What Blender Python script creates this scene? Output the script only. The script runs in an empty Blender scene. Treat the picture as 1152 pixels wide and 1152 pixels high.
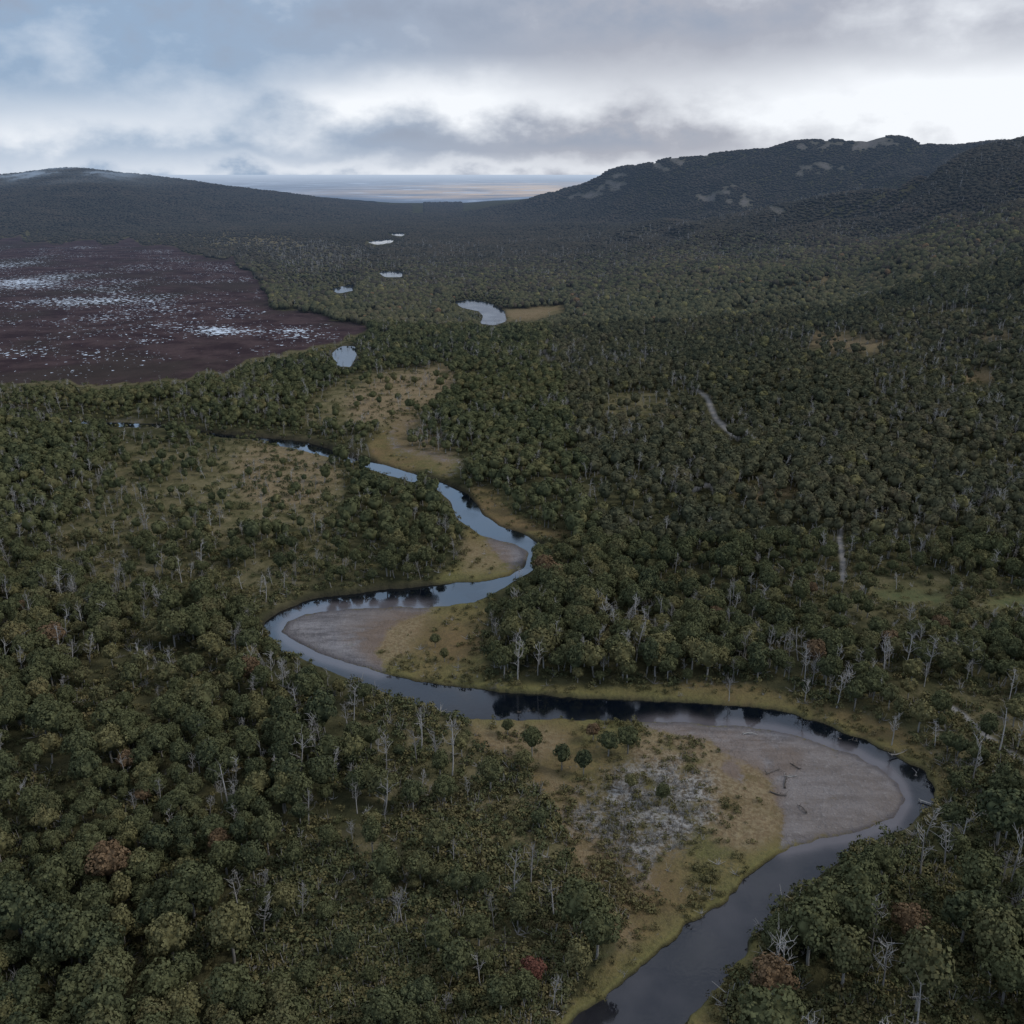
import bpy, math, random
import numpy as np
S = bpy.context.scene
COL = S.collection
rng = np.random.default_rng(7); random.seed(7)
F = 1083.0; PITCH = math.radians(19.38); H = 120.0
cp, sp = math.cos(PITCH), math.sin(PITCH)

# ------------------------------------------------------------------ camera
cam = bpy.data.cameras.new('camera'); co = bpy.data.objects.new('camera', cam); COL.objects.link(co)
co.location = (0, 0, H); co.rotation_euler = (math.pi/2-PITCH, 0, 0)
cam.sensor_width = 36; cam.lens = F/1152*36; cam.clip_start = 1; cam.clip_end = 200000
S.camera = co
S.view_settings.view_transform = 'Standard'; S.view_settings.look = 'None'; S.view_settings.exposure = 0

def project(x, y, z):
    dz = z-H; d = y*cp-dz*sp; u = y*sp+dz*cp
    d = np.maximum(d, 1.0)
    return 576+F*x/d, 576-F*u/d, d
def ray(X, Y):
    a = (X-576)/F; b = (576-Y)/F
    return a, cp+b*sp, -sp+b*cp

# ------------------------------------------------------------------ numpy noise
LAT = rng.random((256, 256))
def vn(x, y, o=0):
    x = x+o*17.3; y = y+o*31.7
    xi = np.floor(x).astype(int); yi = np.floor(y).astype(int)
    fx = x-xi; fy = y-yi; fx = fx*fx*(3-2*fx); fy = fy*fy*(3-2*fy)
    a = LAT[xi & 255, yi & 255]; b = LAT[(xi+1) & 255, yi & 255]
    c = LAT[xi & 255, (yi+1) & 255]; d = LAT[(xi+1) & 255, (yi+1) & 255]
    return (a*(1-fx)+b*fx)*(1-fy)+(c*(1-fx)+d*fx)*fy
def fbm(x, y, n=4, o=0):
    s = 0; a = 0.5; t = 0
    for i in range(n):
        s = s+a*vn(x, y, o+i); t += a; a *= 0.5; x = x*2.03; y = y*2.03
    return s/t

# ------------------------------------------------------------------ hills as a height table over (k = x/y, y)
KG = np.linspace(-1.3, 1.3, 521); YG = np.arange(0, 12000, 20.0)
def kz(tab, low=5):
    k = []; z = []; D = []
    for X, Y, d in tab:
        a, b, c = ray(X, Y); k.append(a/b); D.append(d); z.append(max(0, H+d*c/b-low))
    return np.array(k), np.array(z), np.array(D, float)
ridge = [(440,262,2800),(470,250,3000),(520,243,3000),(560,232,3000),(600,221,3000),(640,208,2900),(680,191,2800),(720,178,2650),(755,172,2550),
         (780,173,2550),(830,166,2550),(870,160,2550),(920,150,2500),(960,147,2500),(1000,148,2500),(1050,155,2450),(1080,158,2400),(1152,155,2350),(1300,140,2350),(1700,110,2350)]
spur = [(440,262,2500),(520,260,2400),(600,254,2200),(650,250,2050),(750,242,1850),(850,226,1750),(950,208,1700),(1050,186,1650),(1100,171,1650),(1152,158,1650),(1300,130,1650),(1700,90,1650)]
based = [(440,2600),(470,2200),(520,1650),(560,1300),(600,1020),(700,640),(800,500),(900,440),(1000,400),(1152,360),(1700,330)]
left = [(-900,205,3200),(-300,204,3300),(0,195,3300),(50,189,3300),(80,187,3300),(120,190,3300),(180,197,3400),(250,208,3400),(330,218,3500),(400,227,3700),(440,233,3800),(500,237,3900)]
k1, z1, D1 = kz(ridge); k2, z2, D2 = kz(spur); k3, z3, D3 = kz(left)
kb = np.array([ray(X, 300)[0]/ray(X, 300)[1] for X, _ in based]); bb = np.array([b for _, b in based], float)
TAB = np.zeros((len(KG), len(YG)))
for i, k in enumerate(KG):
    if k > k1[0]:
        zr = np.interp(k, k1, z1); dr = np.interp(k, k1, D1); zs = np.interp(k, k2, z2); ds = np.interp(k, k2, D2); b = np.interp(k, kb, bb)
        zs = min(zs, zr)
        dip = zs-30*min(1, zs/50)
        TAB[i] = np.interp(YG, [b, b+.5*(ds-b), ds, ds+0.30*(dr-ds), ds+.7*(dr-ds), dr, dr+1500, dr+3500], [0, zs*.46, zs, max(dip, 0), max(dip, 0)+.50*(zr-max(dip, 0)), zr, zr*.3, 0])
    if k < k3[-1]:
        zl = np.interp(k, k3, z3); dl = np.interp(k, k3, D3); b = np.interp(k, [-.5, -.15, -.05], [2050, 2700, 3200])
        TAB[i] = np.maximum(TAB[i], np.interp(YG, [b, b+.35*(dl-b), dl, dl+1500, dl+3500], [0, zl*.42, zl, zl*.3, 0]))
def gblur(A, s, ax):
    n = int(3*s)+1; w = np.exp(-0.5*(np.arange(-n, n+1)/s)**2); w /= w.sum()
    A = np.moveaxis(A, ax, 0); P_ = np.concatenate([np.repeat(A[:1], n, 0), A, np.repeat(A[-1:], n, 0)]); o = np.zeros_like(A, dtype=float)
    for j, q in enumerate(w): o += q*P_[j:j+len(A)]
    return np.moveaxis(o, 0, ax)
TAB = gblur(gblur(TAB, 2.5, 1), 1.6, 0)
def hill(x, y):
    k = np.clip((x/np.maximum(y, 1)-KG[0])/(KG[1]-KG[0]), 0, len(KG)-1.001); j = np.clip(y/20, 0, len(YG)-1.001)
    ki = k.astype(int); ji = j.astype(int); fk = k-ki; fj = j-ji
    h = (TAB[ki, ji]*(1-fk)+TAB[ki+1, ji]*fk)*(1-fj)+(TAB[ki, ji+1]*(1-fk)+TAB[ki+1, ji+1]*fk)*fj
    r = fbm(x/380, y/380, 3, 3)-.5
    # gullies run down the slope (towards the valley, i.e. to -x, -y) and fade out towards the crest
    u = (x-y*.55)/170; v = (x*.55+y)/900; wv = (fbm(x/300, y/300, 2, 13)-.5)*1.6
    rd = np.abs(fbm(u+wv, v, 3, 11)-.5)*2
    top = 1-.65*np.clip((y-2050)/350, 0, 1)
    m = np.minimum(h, 80)*np.where(x < -200, .3, 1)*top
    return h+r*.22*m-(1-rd)**3*.66*m+.15*m

# ------------------------------------------------------------------ plan of the valley as masks
X0, Y0, X1, Y1 = -500, 150, 1652, 1500
gx, gy = np.meshgrid(np.arange(X0, X1), np.arange(Y0, Y1))
wamp = 1+4*np.clip((gy-430)/600, 0, 1)
wx0 = (fbm(gx/22, gy/14, 3, 9)-.5)*wamp*3.2; wy0 = (fbm(gx/22, gy/14, 3, 5)-.5)*wamp*1.6
def poly(mask, pts, v=1.0, rough=1.0, brk=0):
    pts = np.array(pts, float); x0 = int(max(X0, pts[:, 0].min()-22)); x1 = int(min(X1, pts[:, 0].max()+23))
    y0 = int(max(Y0, pts[:, 1].min()-14)); y1 = int(min(Y1, pts[:, 1].max()+15))
    sl = (slice(y0-Y0, y1-Y0), slice(x0-X0, x1-X0))
    px = gx[sl]+wx0[sl]*rough; py = gy[sl]+wy0[sl]*rough; ins = np.zeros(px.shape, bool)
    n = len(pts)
    for i in range(n):
        ax, ay = pts[i]; bx, by = pts[(i+1) % n]
        if ay == by: continue
        c = ((ay > py) != (by > py)) & (px < (bx-ax)*(py-ay)/(by-ay)+ax); ins ^= c
    if brk: ins &= fbm(gx[sl]/9, gy[sl]/3.2, 3, 33) > brk
    m = mask[sl]; m[ins] = v
def line(mask, pts, w):
    L = []; R = []
    for i, (x, y) in enumerate(pts):
        a = pts[max(0, i-1)]; b = pts[min(len(pts)-1, i+1)]; dx, dy = b[0]-a[0], b[1]-a[1]; l = math.hypot(dx, dy)
        ww = w[i] if isinstance(w, (list, tuple)) else w
        L.append((x-dy/l*ww, y+dx/l*ww)); R.append((x+dy/l*ww, y-dx/l*ww))
    poly(mask, L+R[::-1], 1.0, .3)
Z = lambda: np.zeros(gx.shape)
W, G, M, B, R_, SP, TN, PALE, ROCK, LUSH = (Z() for _ in range(10))
poly(M, [(520,808),(640,806),(800,808),(900,822),(960,850),(1015,885),(1012,915),(930,942),(865,968),(810,1018),(770,1043),(700,1108),(640,1155),(580,1290),(560,1290),(625,1150),(690,1080),(700,1050),(680,1015),(650,985),(635,950),(615,905),(590,872),(540,842)])
poly(G, [(700,811),(760,812),(840,817),(900,828),(955,848),(985,862),(1010,880),(1018,900),(1005,920),(975,932),(930,942),(890,952),(872,962),(880,940),(880,915),(868,890),(850,868),(820,850),(780,832),(740,822)], 1, 1.6)
poly(G, [(812,858),(826,860),(842,880),(832,886),(816,874)])
poly(TN, [(735,818),(840,842),(880,890),(880,935),(850,960),(810,955),(775,905),(740,870),(700,850)], .9)
poly(TN, [(740,814),(840,822),(905,850),(890,880),(850,860),(790,835)], .6)
poly(PALE, [(700,868),(760,858),(800,880),(805,920),(780,945),(740,960),(720,1000),(690,960),(650,935),(640,910),(660,895)])
poly(TN, [(520,812),(600,815),(640,830),(600,870),(560,850)], .7)
poly(TN, [(610,870),(650,890),(690,1000),(720,1060),(700,1080),(660,1000)], .7)
poly(M, [(545,770),(620,776),(700,778),(760,776),(820,774),(900,791),(960,808),(1010,826),(1048,856),(1070,890),(1062,915),(1040,880),(1000,850),(940,822),(870,800),(760,792),(640,786),(560,780)])
poly(M, [(775,1160),(800,1122),(830,1085),(855,1060),(870,1070),(840,1105),(815,1140),(800,1180),(790,1290),(700,1290)])
poly(G, [(314,712),(330,695),(370,686),(430,682),(500,681),(520,678),(470,692),(432,712),(422,735),(440,762),(400,750),(360,737),(330,724)], 1, 1.6)
poly(M, [(430,712),(465,692),(520,678),(545,676),(548,700),(542,735),(550,776),(500,772),(438,760),(420,738)])
poly(TN, [(385,718),(440,690),(500,681),(480,705),(455,740),(425,755)], .9)
poly(M, [(524,598),(560,610),(592,622),(588,642),(556,655),(480,660),(505,645),(525,628)])
poly(G, [(540,604),(575,612),(596,622),(592,638),(570,642),(560,625)])
poly(TN, [(520,610),(575,618),(580,645),(520,650)], .8)
poly(M, [(412,505),(440,478),(472,474),(450,492),(470,512),(518,520),(505,535),(440,522),(418,516)])
poly(M, [(528,552),(556,556),(575,582),(610,598),(645,606),(622,614),(590,602),(556,590),(540,574)])
poly(M, [(430,515),(480,525),(510,540),(470,533),(425,524)])
line(G, [(474,475),(448,481),(437,492),(446,505),(478,513),(516,521),(516,531),(500,536)], [1.5, 1.8, 2.2, 2.4, 2.4, 2.6, 2.6, 2])
poly(TN, [(440,476),(472,474),(518,520),(500,530),(450,505)], .6)
poly(SP, [(400,425),(508,414),(512,448),(480,474),(400,490),(340,486),(350,450)], .88, 3); poly(TN, [(430,426),(508,414),(512,446),(470,470),(400,484),(385,455)], .95, 2)
poly(SP, [(100,560),(380,590),(400,640),(300,690),(120,690),(60,620)], .58, 3)
poly(SP, [(120,500),(250,505),(260,590),(120,570)], .6, 3)
poly(SP, [(260,498),(350,506),(400,545),(395,582),(330,604),(225,600),(235,540)], .87, 4); poly(TN, [(285,500),(345,506),(390,545),(350,575),(280,575),(260,530)], .75, 3)
poly(SP, [(960,960),(1060,915),(1160,930),(1400,1000),(1400,1300),(900,1300),(960,1080)], .5)
poly(SP, [(430,780),(520,820),(560,900),(560,1000),(440,960),(400,860)], .66)
poly(SP, [(300,960),(420,930),(520,960),(640,1010),(650,1180),(420,1250),(300,1080)], .55)
poly(SP, [(540,820),(640,900),(670,1000),(610,1010),(550,950)], .86)
poly(SP, [(980,780),(1160,780),(1300,900),(1070,900)], .7)
poly(SP, [(680,440),(760,450),(740,490),(670,480)], .75, 3)
poly(SP, [(860,640),(1152,650),(1152,720),(900,700)], .35, 2)
poly(SP, [(250,270),(420,268),(440,300),(350,330),(300,310)], .5, 3)
poly(SP, [(-500,258),(340,262),(420,268),(330,283),(250,281),(-500,272)], .5, 2); poly(SP, [(-300,425),(110,425),(250,412),(400,372),(412,382),(300,420),(110,448),(-300,450)], .65, 3)
for l_ in [[(170,264),(260,265),(330,268)], [(230,273),(300,272),(340,276)]]: line(TN, l_, 1.2); line(SP, l_, 1.6)
for pl in [[(970,669),(1030,666),(1076,673),(1060,686),(1000,684)], [(1095,684),(1160,672),(1300,672),(1300,688),(1150,693)]]: poly(M, pl, 1, 2, .33); poly(LUSH, pl, 1, 2)
poly(LUSH, [(1060,915),(1160,930),(1400,1000),(1400,1300),(930,1300),(1000,1080)], .7)
for pl in [[(900,380),(940,377),(1002,384),(985,398),(940,401),(905,390)], [(758,310),(805,297),(808,301),(765,313)],
           [(828,555),(890,553),(900,566),(850,574),(830,568)], [(1085,380),(1135,374),(1140,386),(1100,388)], [(640,318),(662,320),(655,326),(638,322)],
           [(1055,428),(1110,420),(1120,430),(1070,436)], [(880,318),(930,312),(940,318),(890,324)]]:
    poly(TN, pl, .9, 3.0); poly(M, pl, 1, 3.0, .58)
poly(TN, [(566,350),(632,346),(637,350),(600,361),(566,360)], 1, 2); poly(M, [(566,350),(632,346),(637,350),(600,361),(566,360)], 1, 2)
for pl in [[(725,190),(757,172),(800,173),(785,184),(745,194)], [(780,222),(820,208),(855,218),(850,234),(810,234)], [(855,232),(885,236),(880,244)], [(670,208),(700,194),(730,196),(700,214)],
           [(880,168),(920,158),(1000,156),(1020,162),(960,172)], [(640,222),(680,206),(700,214),(650,232)], [(880,190),(940,180),(960,190),(900,200)]]: poly(ROCK, pl, 1, 3, .54)
poly(B, [(-500,264),(0,268),(60,270),(180,275),(262,292),(300,318),(304,345),(402,366),(392,380),(330,398),(200,424),(110,434),(40,430),(0,434),(-500,445)], 1, 14)
line(R_, [(783,442),(795,450),(800,462),(806,475),(818,486),(832,499)], [1.6,2.3,2.6,2.6,2.6,2.3]); line(R_, [(946,596),(944,615),(948,635),(947,659)], [2.3,2.6,3,3])
line(R_, [(1062,800),(1085,815),(1105,835),(1130,852),(1150,868),(1200,900)], 2.5); line(R_, [(628,372),(615,385),(613,398),(618,408)], 1); line(R_, [(778,557),(792,551),(804,552)], 2.6)
poly(W, [(775,1152),(800,1122),(830,1085),(852,1052),(880,1020),(930,985),(985,952),(1020,935),(1050,905),(1052,890),(1036,868),(1005,850),(972,834),(940,820),(900,806),(860,798),(800,793),(740,790),(680,788),(620,783),
         (580,779),(545,776),(500,772),(465,766),(430,759),(400,750),(370,740),(345,730),(325,720),(316,710),(322,699),(345,690),(400,683),(450,681),(500,681),(530,677),(556,669),(575,658),(592,648),(608,636),(612,615),
         (590,603),(560,591),(541,577),(526,556),(505,546),(470,534),(425,521),(370,505),(345,496),(300,493),(300,501),(335,507),(365,516),(418,530),(460,543),(492,551),(507,565),
         (517,588),(540,602),(575,611),(596,622),(592,638),(572,650),(550,654),(490,658),(450,662),(400,667),(350,675),(315,688),(297,700),(298,713),(322,737),(350,748),(385,762),(420,777),(460,792),(490,802),(530,809),(580,811),(640,809),
         (700,811),(760,811),(840,816),(900,827),(955,847),(985,861),(1010,880),(1018,900),(1005,920),(975,934),(930,944),(890,954),(865,968),(842,988),(810,1018),(772,1043),(738,1073),(702,1108),(665,1133),(640,1152),(590,1300),(720,1300)])
for pl in [[(372,398),(384,390),(400,389),(401,400),(394,413),(380,412)], [(510,339),(532,337),(552,341),(567,350),(570,361),(556,366),(540,364),(544,356),(538,350),(520,346)], [(410,272),(432,270),(446,269),(440,273),(425,275)],
           [(424,305),(454,306),(452,312),(432,311)], [(372,325),(398,320),(398,327),(380,330)], [(436,263),(458,262),(452,266)]]:
    poly(W, pl, 1.0, .35)
OPEN = ((W > 0) | (M > 0) | (G > 0) | (B > 0) | (R_ > 0)).astype(float)
for pl in [[(368,498),(418,508),(417,536),(368,524)], [(468,528),(494,537),(492,556),(466,549)], [(600,612),(618,608),(622,640),(596,650)]]:   # reaches hidden by trees on the near bank
    poly(OPEN, pl, 0); poly(M, pl, 0)
# thin upstream channel, half hidden by its trees
line(W, [(310,497),(240,490),(180,480),(120,478),(60,470),(0,462)], [3.5,3,3,3,2.2,2]); poly(G, [(120,475),(150,475),(181,480),(170,484),(130,482)])
for pl in [[(120,475),(150,475),(183,480),(190,488),(130,486)], [(225,486),(262,489),(262,499),(225,497)], [(292,490),(312,492),(312,504),(292,502)]]: poly(OPEN, pl)
M = np.maximum(M, G)
b1 = lambda A, s: gblur(gblur(A, s, 0), s, 1)
Wb = b1(W, 1.2); Wwide = b1(W, 7); W14 = b1(W, 13); Gb = b1(G, 4.0); G8 = b1(G, 8); Mb = b1(M, 3); Bb = b1(B, 3); B8 = b1(B, 7); Rb = b1(R_, .8); SPb = b1(SP, 9); SP2 = b1(SP, 3); TNb = b1(TN, 5); TN1 = b1(TN, 1); Pb = b1(PALE, 9); Kb = b1(ROCK, 1.5); OPb = b1(OPEN, 10); W22 = b1(W, 2.2); W25 = b1(W, 2.5); OP5 = b1(OPEN, 5); LUb = b1(LUSH, 4)
def smp(A, X, Y):
    x = np.clip(X-X0, 0, A.shape[1]-1.01); y = np.clip(Y-Y0, 0, A.shape[0]-1.01)
    xi = x.astype(int); yi = y.astype(int); fx = x-xi; fy = y-yi
    return (A[yi, xi]*(1-fx)+A[yi, xi+1]*fx)*(1-fy)+(A[yi+1, xi]*(1-fx)+A[yi+1, xi+1]*fx)*fy
def ground(x, y):
    h = hill(x, y); X, Y, _ = project(x, y, h)
    w = smp(Wb, X, Y); op = smp(OPb, X, Y); bg = smp(Bb, X, Y); fl = np.clip(h/6, 0, 1)
    n = fbm(x/34, y/34, 4, 21)
    land = .45+.35*fbm(x/7, y/7, 3, 2)+(1-np.clip(op*1.1, 0, 1)*(1-fl*.5))*n*(3.0-2*np.clip((y-600)/400, 0, 1)*(1-fl))
    g8 = np.clip(smp(G8, X, Y)*2.2, 0, 1)*(Y > 640); ww = np.clip(smp(W14, X, Y)*2.4, 0, 1)
    land = land*(1-g8*ww*.72)                      # gravel bars slope down to the waterline
    land = land*(1-bg)+.5*bg
    fade = np.clip((y-5200)/1500, 0, 1)
    z = h+land*(1-fade)+.5*fade
    c = np.where(h < 8, 1.0, 0.0)
    return z*(1-w*c)-1.3*w*c, h, X, Y
def unproj(X, Y):
    a, b, c = ray(X, Y)
    t = np.geomspace(60, 6000, 3000); x = a/b*t; y = t; z = H+c/b*t
    g = hill(x, y)+.8; i = np.argmax(z < g)
    return float(x[i]), float(y[i])

# ------------------------------------------------------------------ node helpers
def newmat(name):
    m = bpy.data.materials.new(name); m.use_nodes = True; nt = m.node_tree; nt.nodes.clear(); m.cycles.emission_sampling = 'NONE'; return m, nt
class N:
    def __init__(s, nt): s.nt = nt; s.p_ = None
    def add(s, t, **k):
        n = s.nt.nodes.new(t)
        for a, b in k.items(): setattr(n, a, b)
        return n
    def set(s, sock, v):
        if isinstance(v, bpy.types.NodeSocket): s.nt.links.new(v, sock)
        elif isinstance(v, (tuple, list)):
            v = tuple(v); n = len(sock.default_value); sock.default_value = (v+(1,))[:n] if len(v) < n else v[:n]
        else: sock.default_value = v
    def m(s, op, a, b=None, c=None, clamp=False):
        n = s.add('ShaderNodeMath', operation=op); n.use_clamp = clamp
        s.set(n.inputs[0], a)
        if b is not None: s.set(n.inputs[1], b)
        if c is not None: s.set(n.inputs[2], c)
        return n.outputs[0]
    def mix(s, f, a, b):
        n = s.add('ShaderNodeMix', data_type='RGBA'); s.set(n.inputs[0], f); s.set(n.inputs[6], a); s.set(n.inputs[7], b); return n.outputs[2]
    def noise(s, vec, scale, detail=4, rough=.55, dist=0):
        n = s.add('ShaderNodeTexNoise'); s.set(n.inputs['Vector'], vec); n.inputs['Scale'].default_value = scale
        n.inputs['Detail'].default_value = detail; n.inputs['Roughness'].default_value = rough; n.inputs['Distortion'].default_value = dist
        return n.outputs['Fac']
    def step(s, v, a, b):
        n = s.add('ShaderNodeMapRange', interpolation_type='SMOOTHSTEP'); s.set(n.inputs[0], v); n.inputs[1].default_value = a; n.inputs[2].default_value = b; return n.outputs[0]
    def attr(s, name):
        n = s.add('ShaderNodeAttribute', attribute_name=name); return n.outputs['Fac']
    def pos(s):
        if s.p_ is None: s.p_ = s.add('ShaderNodeNewGeometry').outputs['Position']
        return s.p_
    def haze(s, shader, col=(.100, .152, .250), L=7800, mist=False):  # aerial haze painted on surfaces as bluish emission growing with distance
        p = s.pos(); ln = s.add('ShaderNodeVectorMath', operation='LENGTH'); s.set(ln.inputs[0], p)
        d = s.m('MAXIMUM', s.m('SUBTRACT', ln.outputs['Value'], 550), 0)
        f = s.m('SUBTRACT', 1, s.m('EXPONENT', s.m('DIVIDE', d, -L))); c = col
        if mist:   # low cloud imitated by pale emission on the left hill's summit surface
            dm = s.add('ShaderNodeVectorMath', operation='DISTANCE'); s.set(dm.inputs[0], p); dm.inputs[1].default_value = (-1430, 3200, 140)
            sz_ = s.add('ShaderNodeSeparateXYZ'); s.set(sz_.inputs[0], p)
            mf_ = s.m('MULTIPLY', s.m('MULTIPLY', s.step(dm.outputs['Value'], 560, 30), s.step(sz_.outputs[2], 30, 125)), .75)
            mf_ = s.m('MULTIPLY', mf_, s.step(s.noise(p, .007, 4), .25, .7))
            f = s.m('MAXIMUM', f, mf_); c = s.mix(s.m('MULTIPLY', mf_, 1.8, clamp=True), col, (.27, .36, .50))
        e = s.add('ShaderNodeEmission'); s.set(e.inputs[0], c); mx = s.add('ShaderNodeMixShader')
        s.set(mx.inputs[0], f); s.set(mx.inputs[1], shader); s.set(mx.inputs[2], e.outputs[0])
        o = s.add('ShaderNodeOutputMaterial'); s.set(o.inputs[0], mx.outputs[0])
    def bsdf(s, col, rough=.9, spec=.2, normal=None, **k):
        b = s.add('ShaderNodeBsdfPrincipled'); s.set(b.inputs['Base Color'], col); s.set(b.inputs['Roughness'], rough); s.set(b.inputs['Specular IOR Level'], spec)
        if normal is not None: s.set(b.inputs['Normal'], normal)
        for q, v in k.items(): s.set(b.inputs[q], v)
        return b.outputs[0]
    def diff(s, col, normal=None):
        b = s.add('ShaderNodeBsdfDiffuse'); s.set(b.inputs[0], col)
        if normal is not None: s.set(b.inputs['Normal'], normal)
        return b.outputs[0]
    def bump(s, h, st, dist):
        b = s.add('ShaderNodeBump'); b.inputs['Strength'].default_value = st; b.inputs['Distance'].default_value = dist; s.set(b.inputs['Height'], h); return b.outputs[0]

# soils: one recipe per kind of ground, blended through the vertex masks
def soil(name, with_bog=False, with_open=True, mist=False):
    m, nt = newmat(name); n = N(nt); p = n.pos()
    nL = n.noise(p, .02, 3); nM = n.noise(p, .15, 4, .6); nS = n.noise(p, 1.1, 3, .7)
    floor = n.mix(n.step(nM, .35, .65), (.036, .038, .021), (.078, .074, .038)); floor = n.mix(n.m('MULTIPLY', n.step(nL, .45, .65), .5), floor, (.092, .082, .044))
    sps = n.attr('sparse'); floor = n.mix(n.m('MULTIPLY', sps, n.step(nS, .2, .5)), floor, n.mix(n.step(nM, .35, .6), (.105, .098, .048), (.19, .16, .09)))
    if with_open: floor = n.mix(n.m('MULTIPLY', n.attr('lush'), .7), floor, (.100, .108, .050))
    if not with_open: floor = n.mix(1.0, floor, (.030, .032, .026))
    tan = n.mix(n.step(nS, .35, .65), (.165, .118, .072), (.26, .205, .125)); ta = n.m('MULTIPLY', n.attr('tan'), n.step(nM, .25, .5))
    col = n.mix(ta, floor, tan)
    if with_open:
        nF = n.noise(p, 4.5, 2, .7); shore = n.attr('shore')
        gr = n.mix(n.step(nM, .38, .62), (.120, .114, .046), (.178, .138, .062)); gr = n.mix(n.m('MULTIPLY', n.step(nS, .42, .66), .8), gr, (.072, .068, .034)); gr = n.mix(n.m('MULTIPLY', n.step(nF, .5, .7), .45), gr, (.26, .22, .13))
        gr = n.mix(n.m('MULTIPLY', n.step(nL, .40, .58), .55), gr, (.165, .106, .062)); gr = n.mix(ta, gr, tan)
        gr = n.mix(n.m('MULTIPLY', n.m('MULTIPLY', n.attr('bank'), n.step(nM, .3, .6)), .6), gr, (.150, .148, .055))
        gr = n.mix(n.m('MULTIPLY', n.attr('lush'), .85), gr, n.mix(n.step(nM, .35, .6), (.068, .092, .045), (.110, .120, .058)))
        pl = n.mix(n.step(nS, .40, .62), (.10, .085, .065), (.32, .31, .295)); gr = n.mix(n.m('MULTIPLY', n.attr('pale'), n.step(nM, .36, .56), clamp=True), gr, pl)
        col = n.mix(n.attr('grass'), col, gr)
        mp_ = n.add('ShaderNodeMapping'); n.set(mp_.inputs[0], p); mp_.inputs['Rotation'].default_value = (0, 0, .5); mp_.inputs['Scale'].default_value = (.10, .36, 1); st = n.noise(mp_.outputs[0], 1.0, 5, .65)
        gv = n.mix(n.step(st, .34, .64), (.135, .126, .130), (.275, .262, .268)); gv = n.mix(n.m('MULTIPLY', n.step(nF, .42, .66), .55), gv, (.09, .085, .085)); gv = n.mix(n.m('MULTIPLY', n.step(nL, .46, .60), .6), gv, (.175, .145, .125))
        gv = n.mix(n.m('MULTIPLY', n.step(nS, .55, .7), .4), gv, (.31, .29, .28))
        gv = n.mix(n.m('MULTIPLY', ta, .85), gv, (.165, .118, .085))
        gf = n.step(n.m('ADD', n.attr('gravel'), n.m('MULTIPLY', n.m('SUBTRACT', n.m('ADD', nS, nM), 1), 1.3)), .2, .8)
        gv = n.mix(n.m('MULTIPLY', n.step(n.m('ADD', shore, n.m('MULTIPLY', n.m('SUBTRACT', st, .5), 1.4)), .15, .9), .85), gv, (.092, .084, .088)); col = n.mix(gf, col, gv)
        col = n.mix(n.attr('road'), col, (.24, .23, .22))
    col = n.mix(n.m('MULTIPLY', n.attr('rock'), n.step(nM, .3, .5)), col, (.15, .135, .122))
    if with_bog:
        nH = n.noise(p, .006, 4, .6); n2 = n.noise(p, .035, 4, .65)
        bgc = n.mix(n.step(n2, .35, .65), (.040, .027, .030), (.080, .055, .055)); bgc = n.mix(n.m('MULTIPLY', n.step(nH, .47, .62), .75), bgc, (.048, .040, .035))
        bog = n.attr('bog'); col = n.mix(n.step(n.m('ADD', bog, n.m('MULTIPLY', n.m('SUBTRACT', n2, .5), 1.3)), .3, .65), col, bgc)
    col = n.mix(n.m('MULTIPLY', n.attr('wet'), .75), col, (.035, .030, .026))
    sh = n.diff(col, n.bump(n.m('ADD', nS, n.m('MULTIPLY', nM, 3)), .9, .5))
    if with_bog:
        pn = n.noise(p, .24, 3, .6); pm = n.noise(p, .085, 3, .6); pc = n.noise(p, .0075, 3, .6); py_ = n.attr('pools')
        cl = n.m('ADD', n.m('MULTIPLY', n.m('SUBTRACT', pc, .5), .55), n.m('MULTIPLY', n.m('SUBTRACT', py_, .25), .15))
        a_ = n.step(n.m('ADD', pn, cl), .635, .65); b_ = n.step(n.m('ADD', pm, cl), .72, .735)
        pond = n.m('MULTIPLY', n.m('MAXIMUM', a_, b_), n.step(n.attr('boginner'), .6, .9))
        pw = n.bsdf((.70, .74, .80), .15, .8, IOR=3.0)  # whitish base colour imitates bright sky mirrored in the pools
        mx = n.add('ShaderNodeMixShader'); n.set(mx.inputs[0], pond); n.set(mx.inputs[1], sh); n.set(mx.inputs[2], pw); sh = mx.outputs[0]
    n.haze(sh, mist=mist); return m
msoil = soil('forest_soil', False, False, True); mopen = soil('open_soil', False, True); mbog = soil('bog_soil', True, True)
mfar, nt = newmat('far_plain_soil'); n = N(nt); p = n.pos()
mp = n.add('ShaderNodeMapping'); n.set(mp.inputs[0], p); mp.inputs['Scale'].default_value = (.0007, .00038, 0)
a = n.noise(mp.outputs[0], 1.0, 6, .65); b = n.noise(mp.outputs[0], 2.7, 5, .7); sy = n.add('ShaderNodeSeparateXYZ'); n.set(sy.inputs[0], p)
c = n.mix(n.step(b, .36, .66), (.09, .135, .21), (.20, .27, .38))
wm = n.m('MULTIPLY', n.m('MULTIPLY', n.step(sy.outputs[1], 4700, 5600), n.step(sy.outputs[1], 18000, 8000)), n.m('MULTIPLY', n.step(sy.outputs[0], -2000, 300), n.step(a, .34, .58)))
c = n.mix(wm, c, (.72, .52, .36)); c = n.mix(n.m('MULTIPLY', n.step(b, .54, .66), .7), c, (.50, .58, .70))  # warm tone paints sunlit stretches into the plain's colour
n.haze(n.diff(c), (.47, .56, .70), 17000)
mw, nt = newmat('river_water'); n = N(nt); p = n.pos()
wn = n.noise(p, 1.1, 2, .6); wl = n.noise(p, .06, 3, .6); sh_ = n.attr('shallow')
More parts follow.
